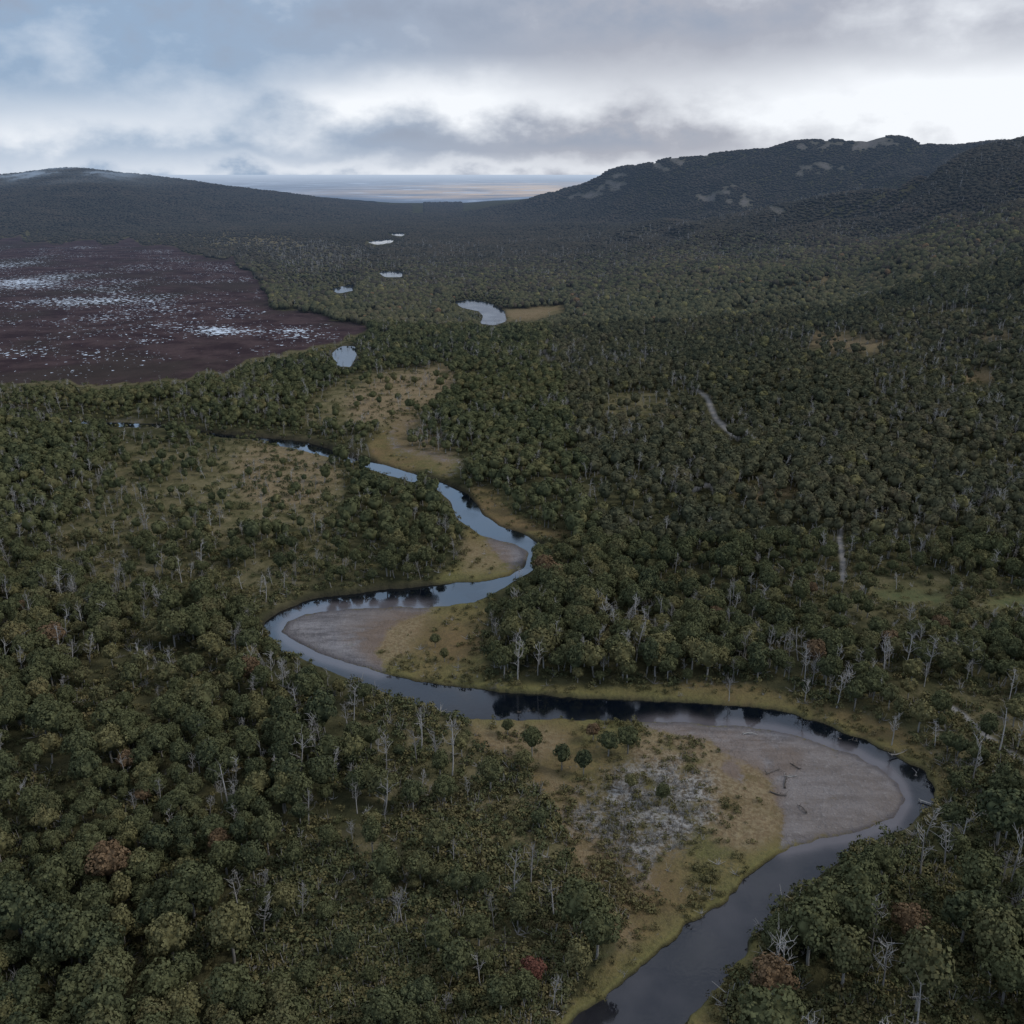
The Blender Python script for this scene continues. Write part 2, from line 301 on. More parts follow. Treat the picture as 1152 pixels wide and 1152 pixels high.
wc = n.mix(n.step(n.m('ADD', sh_, n.m('MULTIPLY', n.m('SUBTRACT', wl, .5), .8)), .05, .95), (.003, .005, .009), (.098, .088, .094))
rf = n.mix(n.step(wl, .4, .6), (.03, .03, .03), (.16, .16, .16))
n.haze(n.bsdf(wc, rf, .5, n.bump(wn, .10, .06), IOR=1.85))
def foliage(name, cols, mist=False):
    m, nt = newmat(name); n = N(nt); p = n.pos()
    oi = n.add('ShaderNodeObjectInfo').outputs['Random']; a = n.noise(p, .012, 1, .6); f = n.noise(p, .9, 0, .6)
    t = n.m('ADD', n.m('MULTIPLY', oi, .6), n.m('MULTIPLY', n.step(a, .3, .7), .4))
    c = n.mix(n.step(t, .1, .55), cols[0], cols[1]); c = n.mix(n.step(t, .6, 1.0), c, cols[2])
    c = n.mix(n.m('MULTIPLY', n.step(f, .4, .7), .5), c, tuple(min(1, q*1.8) for q in cols[1]))
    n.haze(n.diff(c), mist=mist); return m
mf = foliage('foliage_green', [(.048, .058, .033), (.082, .086, .042), (.122, .108, .054)])
mslope = foliage('foliage_slope', [(.054, .060, .038), (.078, .076, .044), (.106, .090, .056)])
mfs = foliage('foliage_far_slope', [(.036, .037, .030), (.054, .049, .037), (.080, .064, .048)], True)
molive = foliage('foliage_olive', [(.104, .102, .048), (.124, .114, .054), (.148, .124, .060)])
mrust = foliage('foliage_rust', [(.12, .082, .050), (.13, .088, .052), (.14, .092, .054)])
mred = foliage('foliage_red', [(.12, .056, .042), (.13, .06, .044), (.14, .066, .046)])
mshrub = foliage('foliage_shrub', [(.080, .082, .040), (.120, .106, .050), (.170, .136, .075)])
def wood(name, a_, b_):
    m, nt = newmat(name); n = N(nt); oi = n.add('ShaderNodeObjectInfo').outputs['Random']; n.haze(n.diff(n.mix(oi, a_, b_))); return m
mbark = wood('bark', (.18, .17, .15), (.34, .32, .29)); mdead = wood('dead_wood', (.20, .188, .175), (.43, .41, .385)); mlog = wood('wet_driftwood', (.09, .078, .068), (.17, .15, .135))

# ------------------------------------------------------------------ terrain mesh
FARY = 4300
ys = [70.0]
while ys[-1] < 90000:
    y = ys[-1]
    ys.append(y+min(10, (y*y+H*H)/(H*1217)*1.45) if y < 3900 else y*1.025)
ys = np.array(ys); ks = np.linspace(-.88, .88, 1000)
KK, YY = np.meshgrid(ks, ys); XX = KK*YY
zz, hh, PX, PY = ground(XX, YY)
pool = sum(a_*np.exp(-((PX-cx)/sx_)**2-((PY-cy)/sy_)**2) for cx, cy, sx_, sy_, a_ in [(245,372,40,6,1.4),(165,385,25,4,1.1),(335,372,25,4,.9),(60,312,120,14,.6),(150,340,90,12,.4),(90,400,90,8,.5),(230,300,60,8,.3),(30,340,80,10,.4)])
wet = np.clip(smp(W22, PX, PY)*2.2-.15, 0, 1)*np.clip(1-(YY-700)/600, 0, 1)*(1-.9*np.clip(smp(G8, PX, PY)*3, 0, 1))
att = dict(gravel=smp(Gb, PX, PY), grass=np.clip(smp(Mb, PX, PY)*1.3-.1, 0, 1), bog=smp(Bb, PX, PY), boginner=smp(B8, PX, PY), pools=pool, road=smp(Rb, PX, PY), sparse=smp(SPb, PX, PY), tan=np.maximum(smp(TNb, PX, PY), np.where(PY < 290, smp(TN1, PX, PY)*.6, 0)), pale=smp(Pb, PX, PY), rock=smp(Kb, PX, PY),
           wet=wet, shore=np.clip(smp(Wwide, PX, PY)*2.2, 0, 1), bank=np.clip(smp(W14, PX, PY)*2.6, 0, 1)*(PY > 600), lush=smp(LUb, PX, PY))
far = YY > FARY
for k_ in att: att[k_] = np.where(far, 0, att[k_])
cls = np.zeros(XX.shape, int)
cls[(hh > 6) & (XX > -200)] = 5; cls[(hh > 6) & (XX < -200)] = 6
cls[smp(M, PX, PY) > .5] = 1; cls[smp(G, PX, PY) > .5] = 2; cls[smp(B, PX, PY) > .5] = 3; cls[smp(R_, PX, PY) > .5] = 4; cls[(smp(Wb, PX, PY) > .5) & (hh < 8)] = 8
cls[far] = 7
nr, nc = XX.shape
idx = np.arange(nr*nc).reshape(nr, nc); quads = np.stack([idx[:-1, :-1], idx[:-1, 1:], idx[1:, 1:], idx[1:, :-1]], -1).reshape(-1, 4)
V = np.stack([XX, YY, zz], -1).reshape(-1, 3); fc = cls[:-1, :-1].reshape(-1)
def npmesh(name, v, q, mats, attrs=None, smooth=True):
    me = bpy.data.meshes.new(name); me.vertices.add(len(v)); me.vertices.foreach_set('co', np.ascontiguousarray(v, dtype=np.float32).ravel())
    me.loops.add(q.size); me.loops.foreach_set('vertex_index', np.ascontiguousarray(q, dtype=np.int32).ravel())
    me.polygons.add(len(q)); me.polygons.foreach_set('loop_start', np.arange(0, q.size, q.shape[1], dtype=np.int32))
    for m in mats: me.materials.append(m)
    me.update(calc_edges=True)
    if smooth: me.polygons.foreach_set('use_smooth', np.ones(len(q), bool))
    for k_, a_ in (attrs or {}).items():
        at = me.attributes.new(k_, 'FLOAT', 'POINT'); at.data.foreach_set('value', np.ascontiguousarray(a_, dtype=np.float32))
    me.validate(); return me
def submesh(name, sel, mat, attrs, VV=V):
    q = quads[sel]; u, inv = np.unique(q, return_inverse=True)
    me = npmesh(name, VV[u], inv.reshape(-1, 4), [mat], {k_: a_.reshape(-1)[u] for k_, a_ in attrs.items()})
    o = bpy.data.objects.new(name, me); COL.objects.link(o); o['kind'] = 'structure'; return o
info = {0: ('forest_floor', 'dark forest floor under and between the trees of the valley'), 1: ('meadow', 'yellow green grassy clearings along the river bends'),
        2: ('gravel_bar', 'pale grey gravel bars inside the river bends'), 3: ('peat_bog', 'dark red brown peat bog dotted with bright pools'),
        4: ('dirt_road', 'pale dirt road showing in short stretches through the forest'), 5: ('hill', 'long forested hill with rocky crest rising on the right'),
        6: ('distant_hill', 'low blue dark hill behind the bog on the left'), 7: ('far_plain', 'pale blue and tan plain reaching the horizon'), 8: ('riverbed', 'bed of the river below the water')}
cats = {0: 'ground', 1: 'meadow', 2: 'gravel', 3: 'bog', 4: 'road', 5: 'hill', 6: 'hill', 7: 'plain', 8: 'riverbed'}
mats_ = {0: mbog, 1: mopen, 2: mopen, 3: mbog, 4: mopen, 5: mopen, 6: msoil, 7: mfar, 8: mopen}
for c_, (nm, lb) in info.items():
    s_ = fc == c_
    if s_.any():
        o = submesh(nm, s_, mats_[c_], att); o['label'] = lb; o['category'] = cats[c_]
Wfat = smp(W25, PX, PY)
ws = (Wfat > .04) & (hh < 8) & ~far; wsf = (ws[:-1, :-1] | ws[1:, :-1] | ws[:-1, 1:] | ws[1:, 1:]).reshape(-1)
VW = V.copy(); VW[:, 2] = 0
o = submesh('river', wsf, mw, {'shallow': np.clip(smp(G8, PX, PY)*2.8*(PY > 640)+np.clip((PY-900)/90, 0, .30), 0, 1)}, VW); o['label'] = 'winding dark river reflecting the cloudy sky'; o['category'] = 'river'

# ------------------------------------------------------------------ vegetation meshes
def leaves(r, centres, radii, n_each, size, outward, jit=.28):
    P_ = []; Nn = []
    for c, rc, ou, k_ in zip(centres, radii, outward, n_each):
        d = r.normal(size=(k_*2, 3)); d /= np.linalg.norm(d, axis=1)[:, None]
        d = d[(d@ou) > -.3][:k_]; P_.append(c+d*rc*(.84+.22*r.random((len(d), 1)))); Nn.append(d)
    P_ = np.concatenate(P_); Nn = np.concatenate(Nn); Nn = Nn+r.normal(size=Nn.shape)*jit; Nn /= np.linalg.norm(Nn, axis=1)[:, None]
    t = np.cross(Nn, r.normal(size=Nn.shape)); t /= np.linalg.norm(t, axis=1)[:, None]; b = np.cross(Nn, t)
    s = size*(.55+.8*r.random((len(P_), 1)))*.5; e = .6+.5*r.random((len(P_), 1))
    q = np.stack([P_-t*s, P_-b*s*e+Nn*s*.15, P_+t*s, P_+b*s*e-Nn*s*.2], 1).reshape(-1, 3)
    return q, np.arange(len(q)).reshape(-1, 4)
def blobmesh(r, c, rad, nu=9, nv=6, rough=.2):
    a = np.linspace(0, 2*np.pi, nu, endpoint=False); e = np.linspace(-1.1, 1.5, nv); A, E = np.meshgrid(a, e)
    d = np.stack([np.cos(E)*np.cos(A), np.cos(E)*np.sin(A), np.sin(E)], -1); rr = 1+rough*(r.random(A.shape+(1,))-.5)*2
    v = (np.array(c)+d*rr*np.array(rad)).reshape(-1, 3); q = []
    for i in range(nv-1):
        for j in range(nu): q.append([i*nu+j, i*nu+(j+1) % nu, (i+1)*nu+(j+1) % nu, (i+1)*nu+j])
    return v, np.array(q)
def merge(parts):
    v = []; q = []; o = 0
    for a, b in parts: v.append(a); q.append(b+o); o += len(a)
    return np.concatenate(v), np.concatenate(q)
def crown_geo(seed, ncl, per, size, wide=2.1, tall=2.3):
    r = np.random.default_rng(seed); C = []; Rr = []; O = []
    for i in range(ncl):
        ph = i*2.39996+r.random()*.9; el = math.asin(min(.98, (i+.5)/ncl*1.2-.2)); d = np.array([math.cos(el)*math.cos(ph), math.cos(el)*math.sin(ph), math.sin(el)])
        C.append(np.array([0, 0, 5.2])+d*np.array([wide, wide, tall])*(.80+.32*r.random())); Rr.append(.7+.6*r.random()); O.append(d)
    v, q = merge([leaves(r, C, Rr, [per]*ncl, size, O), blobmesh(r, (0, 0, 5.2), (wide*.92, wide*.92, tall*.94))])
    return v, q, C+[np.array([0, 0, 5.0])]
def tube(V_, Q_, a, b, ra, rb, seg=6, bend=0, r=None, ns=3):
    a = np.array(a, float); b = np.array(b, float); ax = b-a; u = np.cross(ax, [.3, .9, .1]); u /= np.linalg.norm(u)+1e-9; w = np.cross(ax, u); w /= np.linalg.norm(w)+1e-9
    off = (r.normal(size=3)*bend if r is not None else np.zeros(3)); base = sum(len(x) for x in V_)
    rings = []
    for i in range(ns+1):
        t = i/ns; c = a+ax*t+off*math.sin(math.pi*t); rr = ra+(rb-ra)*t
        rings += [c+rr*(math.cos(2*math.pi*k_/seg)*u+math.sin(2*math.pi*k_/seg)*w) for k_ in range(seg)]
    V_.append(np.array(rings)); q = []
    for i in range(ns):
        for k_ in range(seg): q.append([base+i*seg+k_, base+i*seg+(k_+1) % seg, base+(i+1)*seg+(k_+1) % seg, base+(i+1)*seg+k_])
    Q_.append(np.array(q))
def trunk_geo(seed, C):
    r = np.random.default_rng(seed+50); V_, Q_ = [], []
    tube(V_, Q_, (0, 0, -.8), (r.normal()*.2, r.normal()*.2, 4.6), .22, .14, 6, .12, r)
    for c in C[:-1][::2][:6]: tube(V_, Q_, (0, 0, 2.2+r.random()*2), c, .10, .04, 4, .15, r)
    return np.concatenate(V_), np.concatenate(Q_)
def snag_geo(seed):
    r = np.random.default_rng(seed+90); T, TQ, Bv, BQ = [], [], [], []
    hgt = 6.5+r.random()*3; top = np.array([r.normal()*.7, r.normal()*.7, hgt]); tube(T, TQ, (0, 0, -.8), top, .16, .05, 5, .3, r)
    for i in range([15, 10, 7, 13, 8, 11][seed % 6]):
        t = .35+.62*r.random(); a = top*t; ph = r.random()*6.28; L = (1.0+1.4*r.random())*(1.25-t*.6); b = a+np.array([math.cos(ph)*L*.75, math.sin(ph)*L*.75, L*(.45+.6*r.random())])
        tube(Bv, BQ, a, b, .06, .028, 3, .2, r, 2)
        for j in range(3):
            tt = .45+.5*r.random(); s = a+(b-a)*tt; e = s+r.normal(size=3)*.55+np.array([0, 0, .45]); tube(Bv, BQ, s, e, .035, .018, 3, .06, r, 1)
    return (np.concatenate(T), np.concatenate(TQ)), (np.concatenate(Bv), np.concatenate(BQ))
def joinm(name, parts, mats):
    v, q = merge(parts); mi = np.concatenate([np.full(len(b), i) for i, (a, b) in enumerate(parts)])
    me = npmesh(name, v, q, mats, None, False); me.polygons.foreach_set('material_index', mi.astype(np.int32)); return me
NV = 6
shape = [(2.3, 2.1), (1.9, 2.4), (2.4, 1.9), (1.7, 2.5), (2.1, 2.2), (2.0, 1.9)]
crowns = [crown_geo(i, 14+i % 3*2, 84, .44, *shape[i]) for i in range(NV)]; trunks = [trunk_geo(i, crowns[i][2]) for i in range(NV)]
def mid_geo(seed, w, t):
    r = np.random.default_rng(seed); C = []; O = []
    for i in range(9):
        ph = i*2.4+r.random(); el = .1+1.3*r.random(); d = np.array([math.cos(el)*math.cos(ph), math.cos(el)*math.sin(ph), math.sin(el)]); C.append(np.array([0, 0, 5.2])+d*np.array([w, w, t])*.82); O.append(d)
    return merge([leaves(r, C, [1.1]*9, [18]*9, .8, O), blobmesh(r, (0, 0, 5.0), (w*1.14, w*1.14, t*1.1), 9, 6, .18)])
mid = [mid_geo(20+i, 2.2-.15*i, 2.0+.1*i) for i in range(3)]
def far_geo(seed):
    r = np.random.default_rng(seed); return merge([blobmesh(r, (0, 0, 4.2), (2.9, 2.9, 3.2), 9, 6, .20)]+[blobmesh(r, (r.normal()*1.4, r.normal()*1.4, 5.2+r.random()*.5), (1.3, 1.3, 1.1), 5, 4, .25) for _ in range(2)])
farg = [far_geo(40+i) for i in range(3)]
CM = {}
for i in range(NV):
    for nm, m in (('green', mf), ('olive', molive), ('rust', mrust), ('red', mred)): CM[i, nm] = npmesh('crown', crowns[i][0], crowns[i][1], [m], None, False)
TM = [npmesh('trunk', t[0], t[1], [mbark]) for t in trunks]
snags = [snag_geo(i) for i in range(6)]; SM = [(npmesh('trunk', a[0], a[1], [mdead]), npmesh('branches', b[0], b[1], [mdead])) for a, b in snags]

# ------------------------------------------------------------------ where the trees stand
cand = []
for y0, y1, s in ((84, 330, 4.1), (330, 800, 4.05), (800, 1500, 4.5), (1500, 2700, 5.8), (2700, FARY, 8.4)):
    yy = np.arange(y0, y1, s*.87)
    for j, y in enumerate(yy):
        w = .53*(y*cp+42)*1.05+18; x = np.arange(-w, w, s)+(j % 2)*s*.5
        cand.append(np.stack([x+rng.uniform(-.44, .44, len(x))*s, y+rng.uniform(-.44, .44, len(x))*s, np.full(len(x), s)], 1))
cand = np.concatenate(cand); x, y, s = cand.T
kk = x/y; vis = np.where(kk > -.1, y < np.interp(kk, k1, D1)+120, y < np.interp(kk, k3, D3)+120) | ((kk > k3[-1]-.02) & (kk < k1[2]))
x, y, s = x[vis], y[vis], s[vis]
z, h, PXc, PYc = ground(x, y)
big = fbm(x/55, y/55, 2, 90)
sc = np.clip(.84+rng.normal(size=len(x))*.20+(big-.5)*.45, .38, 1.3)*np.where(y < 330, .97, .90)*(1+.10*(y > 1500)+.40*(y > 2700))
sparse = smp(SP2, PXc, PYc); gap = fbm(x/24, y/24, 3, 40); sc *= 1-.2*sparse
def inb(x0, y0, x1, y1): return (PXc > x0) & (PXc < x1) & (PYc > y0) & (PYc < y1)
rc = inb(800, 930, 1600, 1500); sc = np.where(rc, sc*1.32+.12, sc)
keep = (rng.random(len(x)) > np.clip(sparse*(.72+.6*gap), 0, .965)) & (smp(OPEN, PXc, PYc) < .5) & (z > -.2)
keep &= ~(rc & (rng.random(len(x)) < .28)) & ~(inb(1040, 925, 1160, 1060) & (gap < .55))
keep &= ~((gap < np.where(y < 420, .39, .34)) & (y < 900) & (rng.random(len(x)) < .70))
keep &= ~((h > 150) & (rng.random(len(x)) < .25)) & ~(smp(Kb, PXc, PYc) > .35)
keep &= rng.random(len(x)) > smp(Mb, PXc, PYc)*1.3
wf = np.clip(smp(Wwide, PXc, PYc)*3, 0, 1); sc *= 1-wf*np.where((y > 620) | ((PXc < 420) & (PYc < 525)), .55, .12)
x, y, z, s, h, sc, PXc, PYc, sparse = (a[keep] for a in (x, y, z, s, h, sc, PXc, PYc, sparse))
f = np.ones(len(x))*9; done = np.zeros(len(x), bool)
for fac in (1, .78, .58, .42):
    hit = np.zeros(len(x), bool); sz = sc*fac
    for hz_, rx in ((8.2, 0), (7.2, -.3), (7.2, .3), (5.5, -.9), (5.5, .9), (4.0, -.7), (4, .7), (2., 0)):
        U, Vv, _ = project(x+rx*2.9*sz, y, z+hz_*sz); hit |= smp(OPEN, U, Vv) > .5
    ok = ~hit & ~done; f[ok] = fac; done |= ok
keep = done
sc = np.where(done, sc*f, sc)
x, y, z, sc, h, PXc, PYc, sparse = (a[keep] for a in (x, y, z, sc, h, PXc, PYc, sparse))
sn = fbm(x/45, y/45, 3, 60); psn = np.clip(.14+(sn-.5)*.8, .04, .42)
psn = np.where(y > 700, psn*.35, psn); psn = np.where(sparse > .5, np.maximum(psn, .36), psn)
psn = np.where(inb(700, 745, 1080, 840), .45, psn); psn = np.where(inb(540, 700, 780, 780), .28, psn); psn = np.where(inb(980, 380, 1160, 500), .22, psn); psn = np.where(inb(430, 780, 560, 920) | inb(330, 960, 560, 1160), np.maximum(psn, .32), psn)
dead = (rng.random(len(x)) < psn) & (y < 1800)
_, _, dep = project(x, y, z+4*sc)
infr = (PXc > -10) & (PXc < 1162) & (project(x, y, z+8*sc)[1] < 1150)
live = np.where(~dead)[0]; dd = np.where(dead)[0]
order = lambda ids, k_: [i for i in ids[np.argsort(dep[ids])] if infr[i]][:k_]
RES = 14
near = order(live, 300-RES); nsn = order(dd, 260)

def empty(name, loc, rz, s3, label, cat, group=None):
    o = bpy.data.objects.new(name, None); COL.objects.link(o); o.location = loc; o.rotation_euler = (0, 0, rz); o.scale = s3; o['label'] = label; o['category'] = cat; o.empty_display_size = .5
    if group: o['group'] = group
    return o
def child(name, me, par):
    o = bpy.data.objects.new(name, me); COL.objects.link(o); o.parent = par; return o
def where(X, Y):
    if X > 800 and Y > 890: return ('stand at the bottom right corner', 'trees of the bottom right stand')
    if X > 560 and Y < 800 and X < 800: return ('wood behind the river at the centre', 'trees of the wood behind the river')
    if Y < 800 and X >= 800: return ('wood above the dark outer bend', 'trees above the outer bend')
    if X >= 800: return ('fringe beside the outer bend', 'trees beside the outer bend')
    if X > 430 and Y > 980: return ('scrubby wood along the bottom centre', 'trees along the bottom centre')
    if X > 400: return ('wood edge left of the meadow', 'trees left of the meadow')
    if Y > 1020: return ('dense forest at the bottom left', 'trees of the bottom left forest')
    if Y > 880: return ('dense forest at the lower left', 'trees of the lower left forest')
    return ('dense forest left of the gravel bend', 'trees of the left forest')
colw = {'green': 'dark green', 'olive': 'yellowish olive', 'rust': 'rusty brown', 'red': 'dull red'}
def put_tree(X, Y, loc, s, colr, label=None, group=None):
    v = random.randrange(NV); sz = s*random.uniform(.9, 1.15)
    if label is None:
        w_, g_ = where(X, Y); size = 'large' if s > 1.0 else ('small' if s < .66 else 'middling')
        label = f'{size} {colw[colr]} tree in the {w_}'; group = g_
    t = empty('beech_tree', loc, random.random()*6.28, (s, s, sz), label, 'tree', group)
    child('trunk', TM[v], t); child('crown', CM[v, colr], t)
for i in near:
    rr = random.random(); br = PXc[i] > 800 and PYc[i] > 930; colr = 'green' if rr < .86 else 'olive' if rr < (.93 if br else .985) else 'rust' if rr < .998 else 'red'
    if PXc[i] < 380 and colr == 'red': colr = 'green'
    put_tree(PXc[i], PYc[i], (x[i], y[i], z[i]), sc[i], colr)
def gz(px, py):
    a_, b_ = unproj(px, py); return a_, b_, float(ground(np.array([a_]), np.array([b_]))[0][0])
special = [(598,850,.78,'green','lone round dark green tree on the meadow just below the river'), (667,833,.62,'rust','lone small brownish tree on the meadow nearest the river bank'),
    (571,827,.5,'green','smallest lone tree at the upper left corner of the meadow'), (632,866,.72,'green','left tree of the short row across the meadow'), (656,872,.7,'green','tree between the leftmost and third trees of the meadow row'),
    (684,850,.8,'green','tall green tree at the right part of the meadow row'), (706,848,.82,'green','rightmost tree of the meadow row beside the tan grass'), (590,872,.68,'olive','olive tree just below the lone round meadow tree'),
    (490,728,.5,'green','dark green tree on the grass of the upper gravel bar, left of two'), (500,744,.5,'olive','olive tree on the grass of the upper gravel bar, right of two'),
    (745,905,.55,'green','dark tree on the pale scrub patch in the meadow'), (710,890,.5,'olive','small olive tree at the top edge of the pale scrub patch'),
    (598,1115,.65,'red','dull red tree at the wood edge near the bottom centre'), (1018,1070,1.0,'rust','rusty brown crown among the green bottom right trees')]
for X, Y, s, c_, lb in special: put_tree(X, Y, gz(X, Y), s, c_, lb)
def put_snag(loc, s, label, group=None):
    v = random.randrange(6); t = empty('dead_tree', loc, random.random()*6.28, (s, s, s*random.uniform(.9, 1.15)), label, 'dead tree', group)
    child('trunk', SM[v][0], t); child('branches', SM[v][1], t)
for i in nsn:
    w_, g_ = where(PXc[i], PYc[i]); put_snag((x[i], y[i], z[i]), min(1.2, max(.65, sc[i]*1.1)), f'bare pale grey dead tree in the {w_}', g_.replace('trees', 'dead trees'))
for X, Y, s, lb in [(862,1112,1.25,'tall bleached dead tree by the bottom right river bank, left of a pair'), (883,1126,1.2,'tall bleached dead tree by the bottom right river bank, right of a pair'),
    (905,793,.8,'pale dead tree leaning over the dark bank above the bend'), (940,800,.9,'tall pale dead tree at the water edge above the outer bend'), (1003,838,.9,'bare white dead tree on the grassy fringe near the outer bend tip'), (820,788,.7,'short pale dead tree by the straight north bank')]:
    put_snag(gz(X, Y), s, lb)

def scatter(name, pts, rot, scl, var, sources, label, cat):
    me = bpy.data.meshes.new(name); me.vertices.add(len(pts)); me.vertices.foreach_set('co', np.asarray(pts, np.float32).ravel())
    a = me.attributes.new('rot', 'FLOAT_VECTOR', 'POINT'); a.data.foreach_set('vector', np.asarray(rot, np.float32).ravel())
    a = me.attributes.new('scl', 'FLOAT_VECTOR', 'POINT'); a.data.foreach_set('vector', np.asarray(scl, np.float32).ravel())
    a = me.attributes.new('var', 'INT', 'POINT'); a.data.foreach_set('value', np.asarray(var, np.int32))
    o = bpy.data.objects.new(name, me); COL.objects.link(o); o['kind'] = 'stuff'; o['label'] = label; o['category'] = cat
    g = bpy.data.node_groups.new(name, 'GeometryNodeTree'); g.interface.new_socket('Geometry', in_out='INPUT', socket_type='NodeSocketGeometry'); g.interface.new_socket('Geometry', in_out='OUTPUT', socket_type='NodeSocketGeometry')
    gi = g.nodes.new('NodeGroupInput'); go = g.nodes.new('NodeGroupOutput'); j = g.nodes.new('GeometryNodeJoinGeometry')
    def na(nm, ty):
        q = g.nodes.new('GeometryNodeInputNamedAttribute'); q.data_type = ty; q.inputs[0].default_value = nm; return [s for s in q.outputs if s.enabled and s.name == 'Attribute'][0]
    ro, so, vo = na('rot', 'FLOAT_VECTOR'), na('scl', 'FLOAT_VECTOR'), na('var', 'INT')
    for k_, me_ in enumerate(sources):
        src = bpy.data.objects.new(name+'_shape', me_); oi = g.nodes.new('GeometryNodeObjectInfo'); oi.inputs['Object'].default_value = src
        c_ = g.nodes.new('FunctionNodeCompare'); c_.data_type = 'INT'; c_.operation = 'EQUAL'; ins = [s for s in c_.inputs if s.enabled]; g.links.new(vo, ins[0]); ins[1].default_value = k_
        ip = g.nodes.new('GeometryNodeInstanceOnPoints'); g.links.new(gi.outputs[0], ip.inputs['Points']); g.links.new(c_.outputs[0], ip.inputs['Selection']); g.links.new(oi.outputs['Geometry'], ip.inputs['Instance'])
        g.links.new(ro, ip.inputs['Rotation']); g.links.new(so, ip.inputs['Scale']); g.links.new(ip.outputs[0], j.inputs[0])
    g.links.new(j.outputs[0], go.inputs[0]); md = o.modifiers.new('scatter', 'NODES'); md.node_group = g; return o
rest = np.array(sorted(set(live)-set(near))); nr_ = len(rest); yr = y[rest]; xr = x[rest]; hr = h[rest]
src = [joinm('tree_shape', [trunks[i], crowns[i][:2]], [mbark, mf]) for i in range(NV)]                                    # 0-5
src += [joinm('tree_shape', [trunks[0], crowns[0][:2]], [mbark, molive]), joinm('tree_shape', [trunks[1], crowns[1][:2]], [mbark, mrust])]  # 6,7
def stem(): 
    a_, b_ = [], []; tube(a_, b_, (0, 0, -.5), (0, 0, 4), .24, .16, 4, ns=1); return a_[0], b_[0]
src += [joinm('tree_shape', [stem(), g_], [mbark, m_]) for m_ in (mf, mslope, molive) for g_ in mid]                        # 8-10, 11-13, 14-16
src += [npmesh('tree_shape', g_[0], g_[1], [m_], None, False) for m_ in (mf, mslope, mfs) for g_ in farg]                   # 17-19, 20-22, 23-25
src += [npmesh('tree_shape', farg[0][0], farg[0][1], [mrust], None, False), npmesh('tree_shape', farg[1][0], farg[1][1], [molive], None, False)]  # 26, 27
r1 = rng.random(nr_); t3 = rng.integers(0, 3, nr_); var = rng.integers(0, NV, nr_); var = np.where(r1 < .12, 6, var); var = np.where(r1 > .988, 7, var)
mv = np.where(xr > 30, t3+11, t3+8); mv = np.where(r1 < .06, t3+14, mv); fv = t3+20; fv = np.where(r1 > .99, 26, fv); fv = np.where(r1 < .03, 27, fv)
dk = rng.random(nr_) < np.clip((yr-850)/650, 0, 1)+np.clip((hr-30)/70, 0, 1)*.7; fv = np.where(dk, t3+23, fv)
var = np.where(yr > 300, mv, var); var = np.where(yr > 780, fv, var)
ss = sc[rest]; rot = np.stack([rng.normal(size=nr_)*.05, rng.normal(size=nr_)*.05, rng.random(nr_)*6.28], 1)
flat = (1-.5*np.clip((yr-900)/600, 0, 1))*np.where(yr > 400, .93, 1); wd = ss*np.where(yr > 1500, 1.16, 1)*np.where((yr > 330) & (yr < 1500), 1.08, 1)
scatter('forest', np.stack([xr, yr, z[rest]], 1), rot, np.stack([wd, wd, ss*rng.uniform(.88, 1.12, nr_)*flat], 1), var, src, 'endless dark green beech forest covering valley and slopes', 'forest')
rd = np.array(sorted(set(dd)-set(nsn)))
scatter('dead_forest_trees', np.stack([x[rd], y[rd], z[rd]], 1), np.stack([rng.normal(size=len(rd))*.08, rng.normal(size=len(rd))*.08, rng.random(len(rd))*6.28], 1), np.repeat(np.clip(sc[rd], .7, 1.2)[:, None], 3, 1), rng.integers(0, 6, len(rd)),
        [joinm('snag_shape', [a, b], [mdead, mdead]) for a, b in snags], 'bare grey dead trees scattered through the farther forest', 'dead trees')
def tuft(seed, nleaf, size):
    r = np.random.default_rng(seed); C = [np.array([r.normal()*.35, r.normal()*.35, .3+.25*r.random()]) for _ in range(4)]
    return leaves(r, C, [.35+.3*r.random() for _ in C], [nleaf]*4, size, [np.array([0, 0, 1.])]*4)
tf = [tuft(i, 14, .30) for i in range(3)]; md_ = []
for i in range(2):
    V_, Q_ = [], []; q_ = np.random.default_rng(i+3)
    for k_ in range(12): tube(V_, Q_, (0, 0, 0), q_.normal(size=3)*.5+np.array([0, 0, .7]), .045, .018, 3, .1, q_, 1)
    md_.append((np.concatenate(V_), np.concatenate(Q_)))
n_ = 105000; tk = 1/rng.uniform(1/640, 1/95, n_); w = .53*(tk*cp+42)*1.05+15; tx = rng.uniform(-1, 1, n_)*w
tz, th, TX, TY = ground(tx, tk); g1 = smp(Mb, TX, TY); gv_ = smp(Gb, TX, TY); pa = smp(Pb, TX, TY); cl = fbm(tx/9, tk/9, 3, 70); spt = smp(SPb, TX, TY); lu = smp(LUb, TX, TY)
ed = 1-np.abs(smp(OP5, TX, TY)-.45)*2.2
pr = np.where(g1 > .5, np.clip((cl-.47)*2.2, .02, 1)+np.clip(ed, 0, 1)*.3, np.clip(.30+1.6*(cl-.5)+.35*spt, .03, .9))+pa*.35; pr = np.where(gv_ > .4, 0, pr)*(1-.7*lu)
kp = (rng.random(n_) < pr) & (smp(Wwide, TX, TY) < .42) & (smp(Wb, TX, TY) < .05) & (smp(Rb, TX, TY) < .06) & (smp(B, TX, TY) < .5)
tx, tk, tz, pa, g1, spt = tx[kp], tk[kp], tz[kp], pa[kp], g1[kp], spt[kp]; m_ = len(tx)
vv = rng.integers(0, 3, m_); vv = np.where((g1 < .5) & (rng.random(m_) < .6), vv+5, vv); vv = np.where(rng.random(m_) < pa*.6+.14, rng.integers(3, 5, m_), vv)
s_ = rng.uniform(.5, 1.5, m_)*np.where(g1 > .5, .85, 1.25)
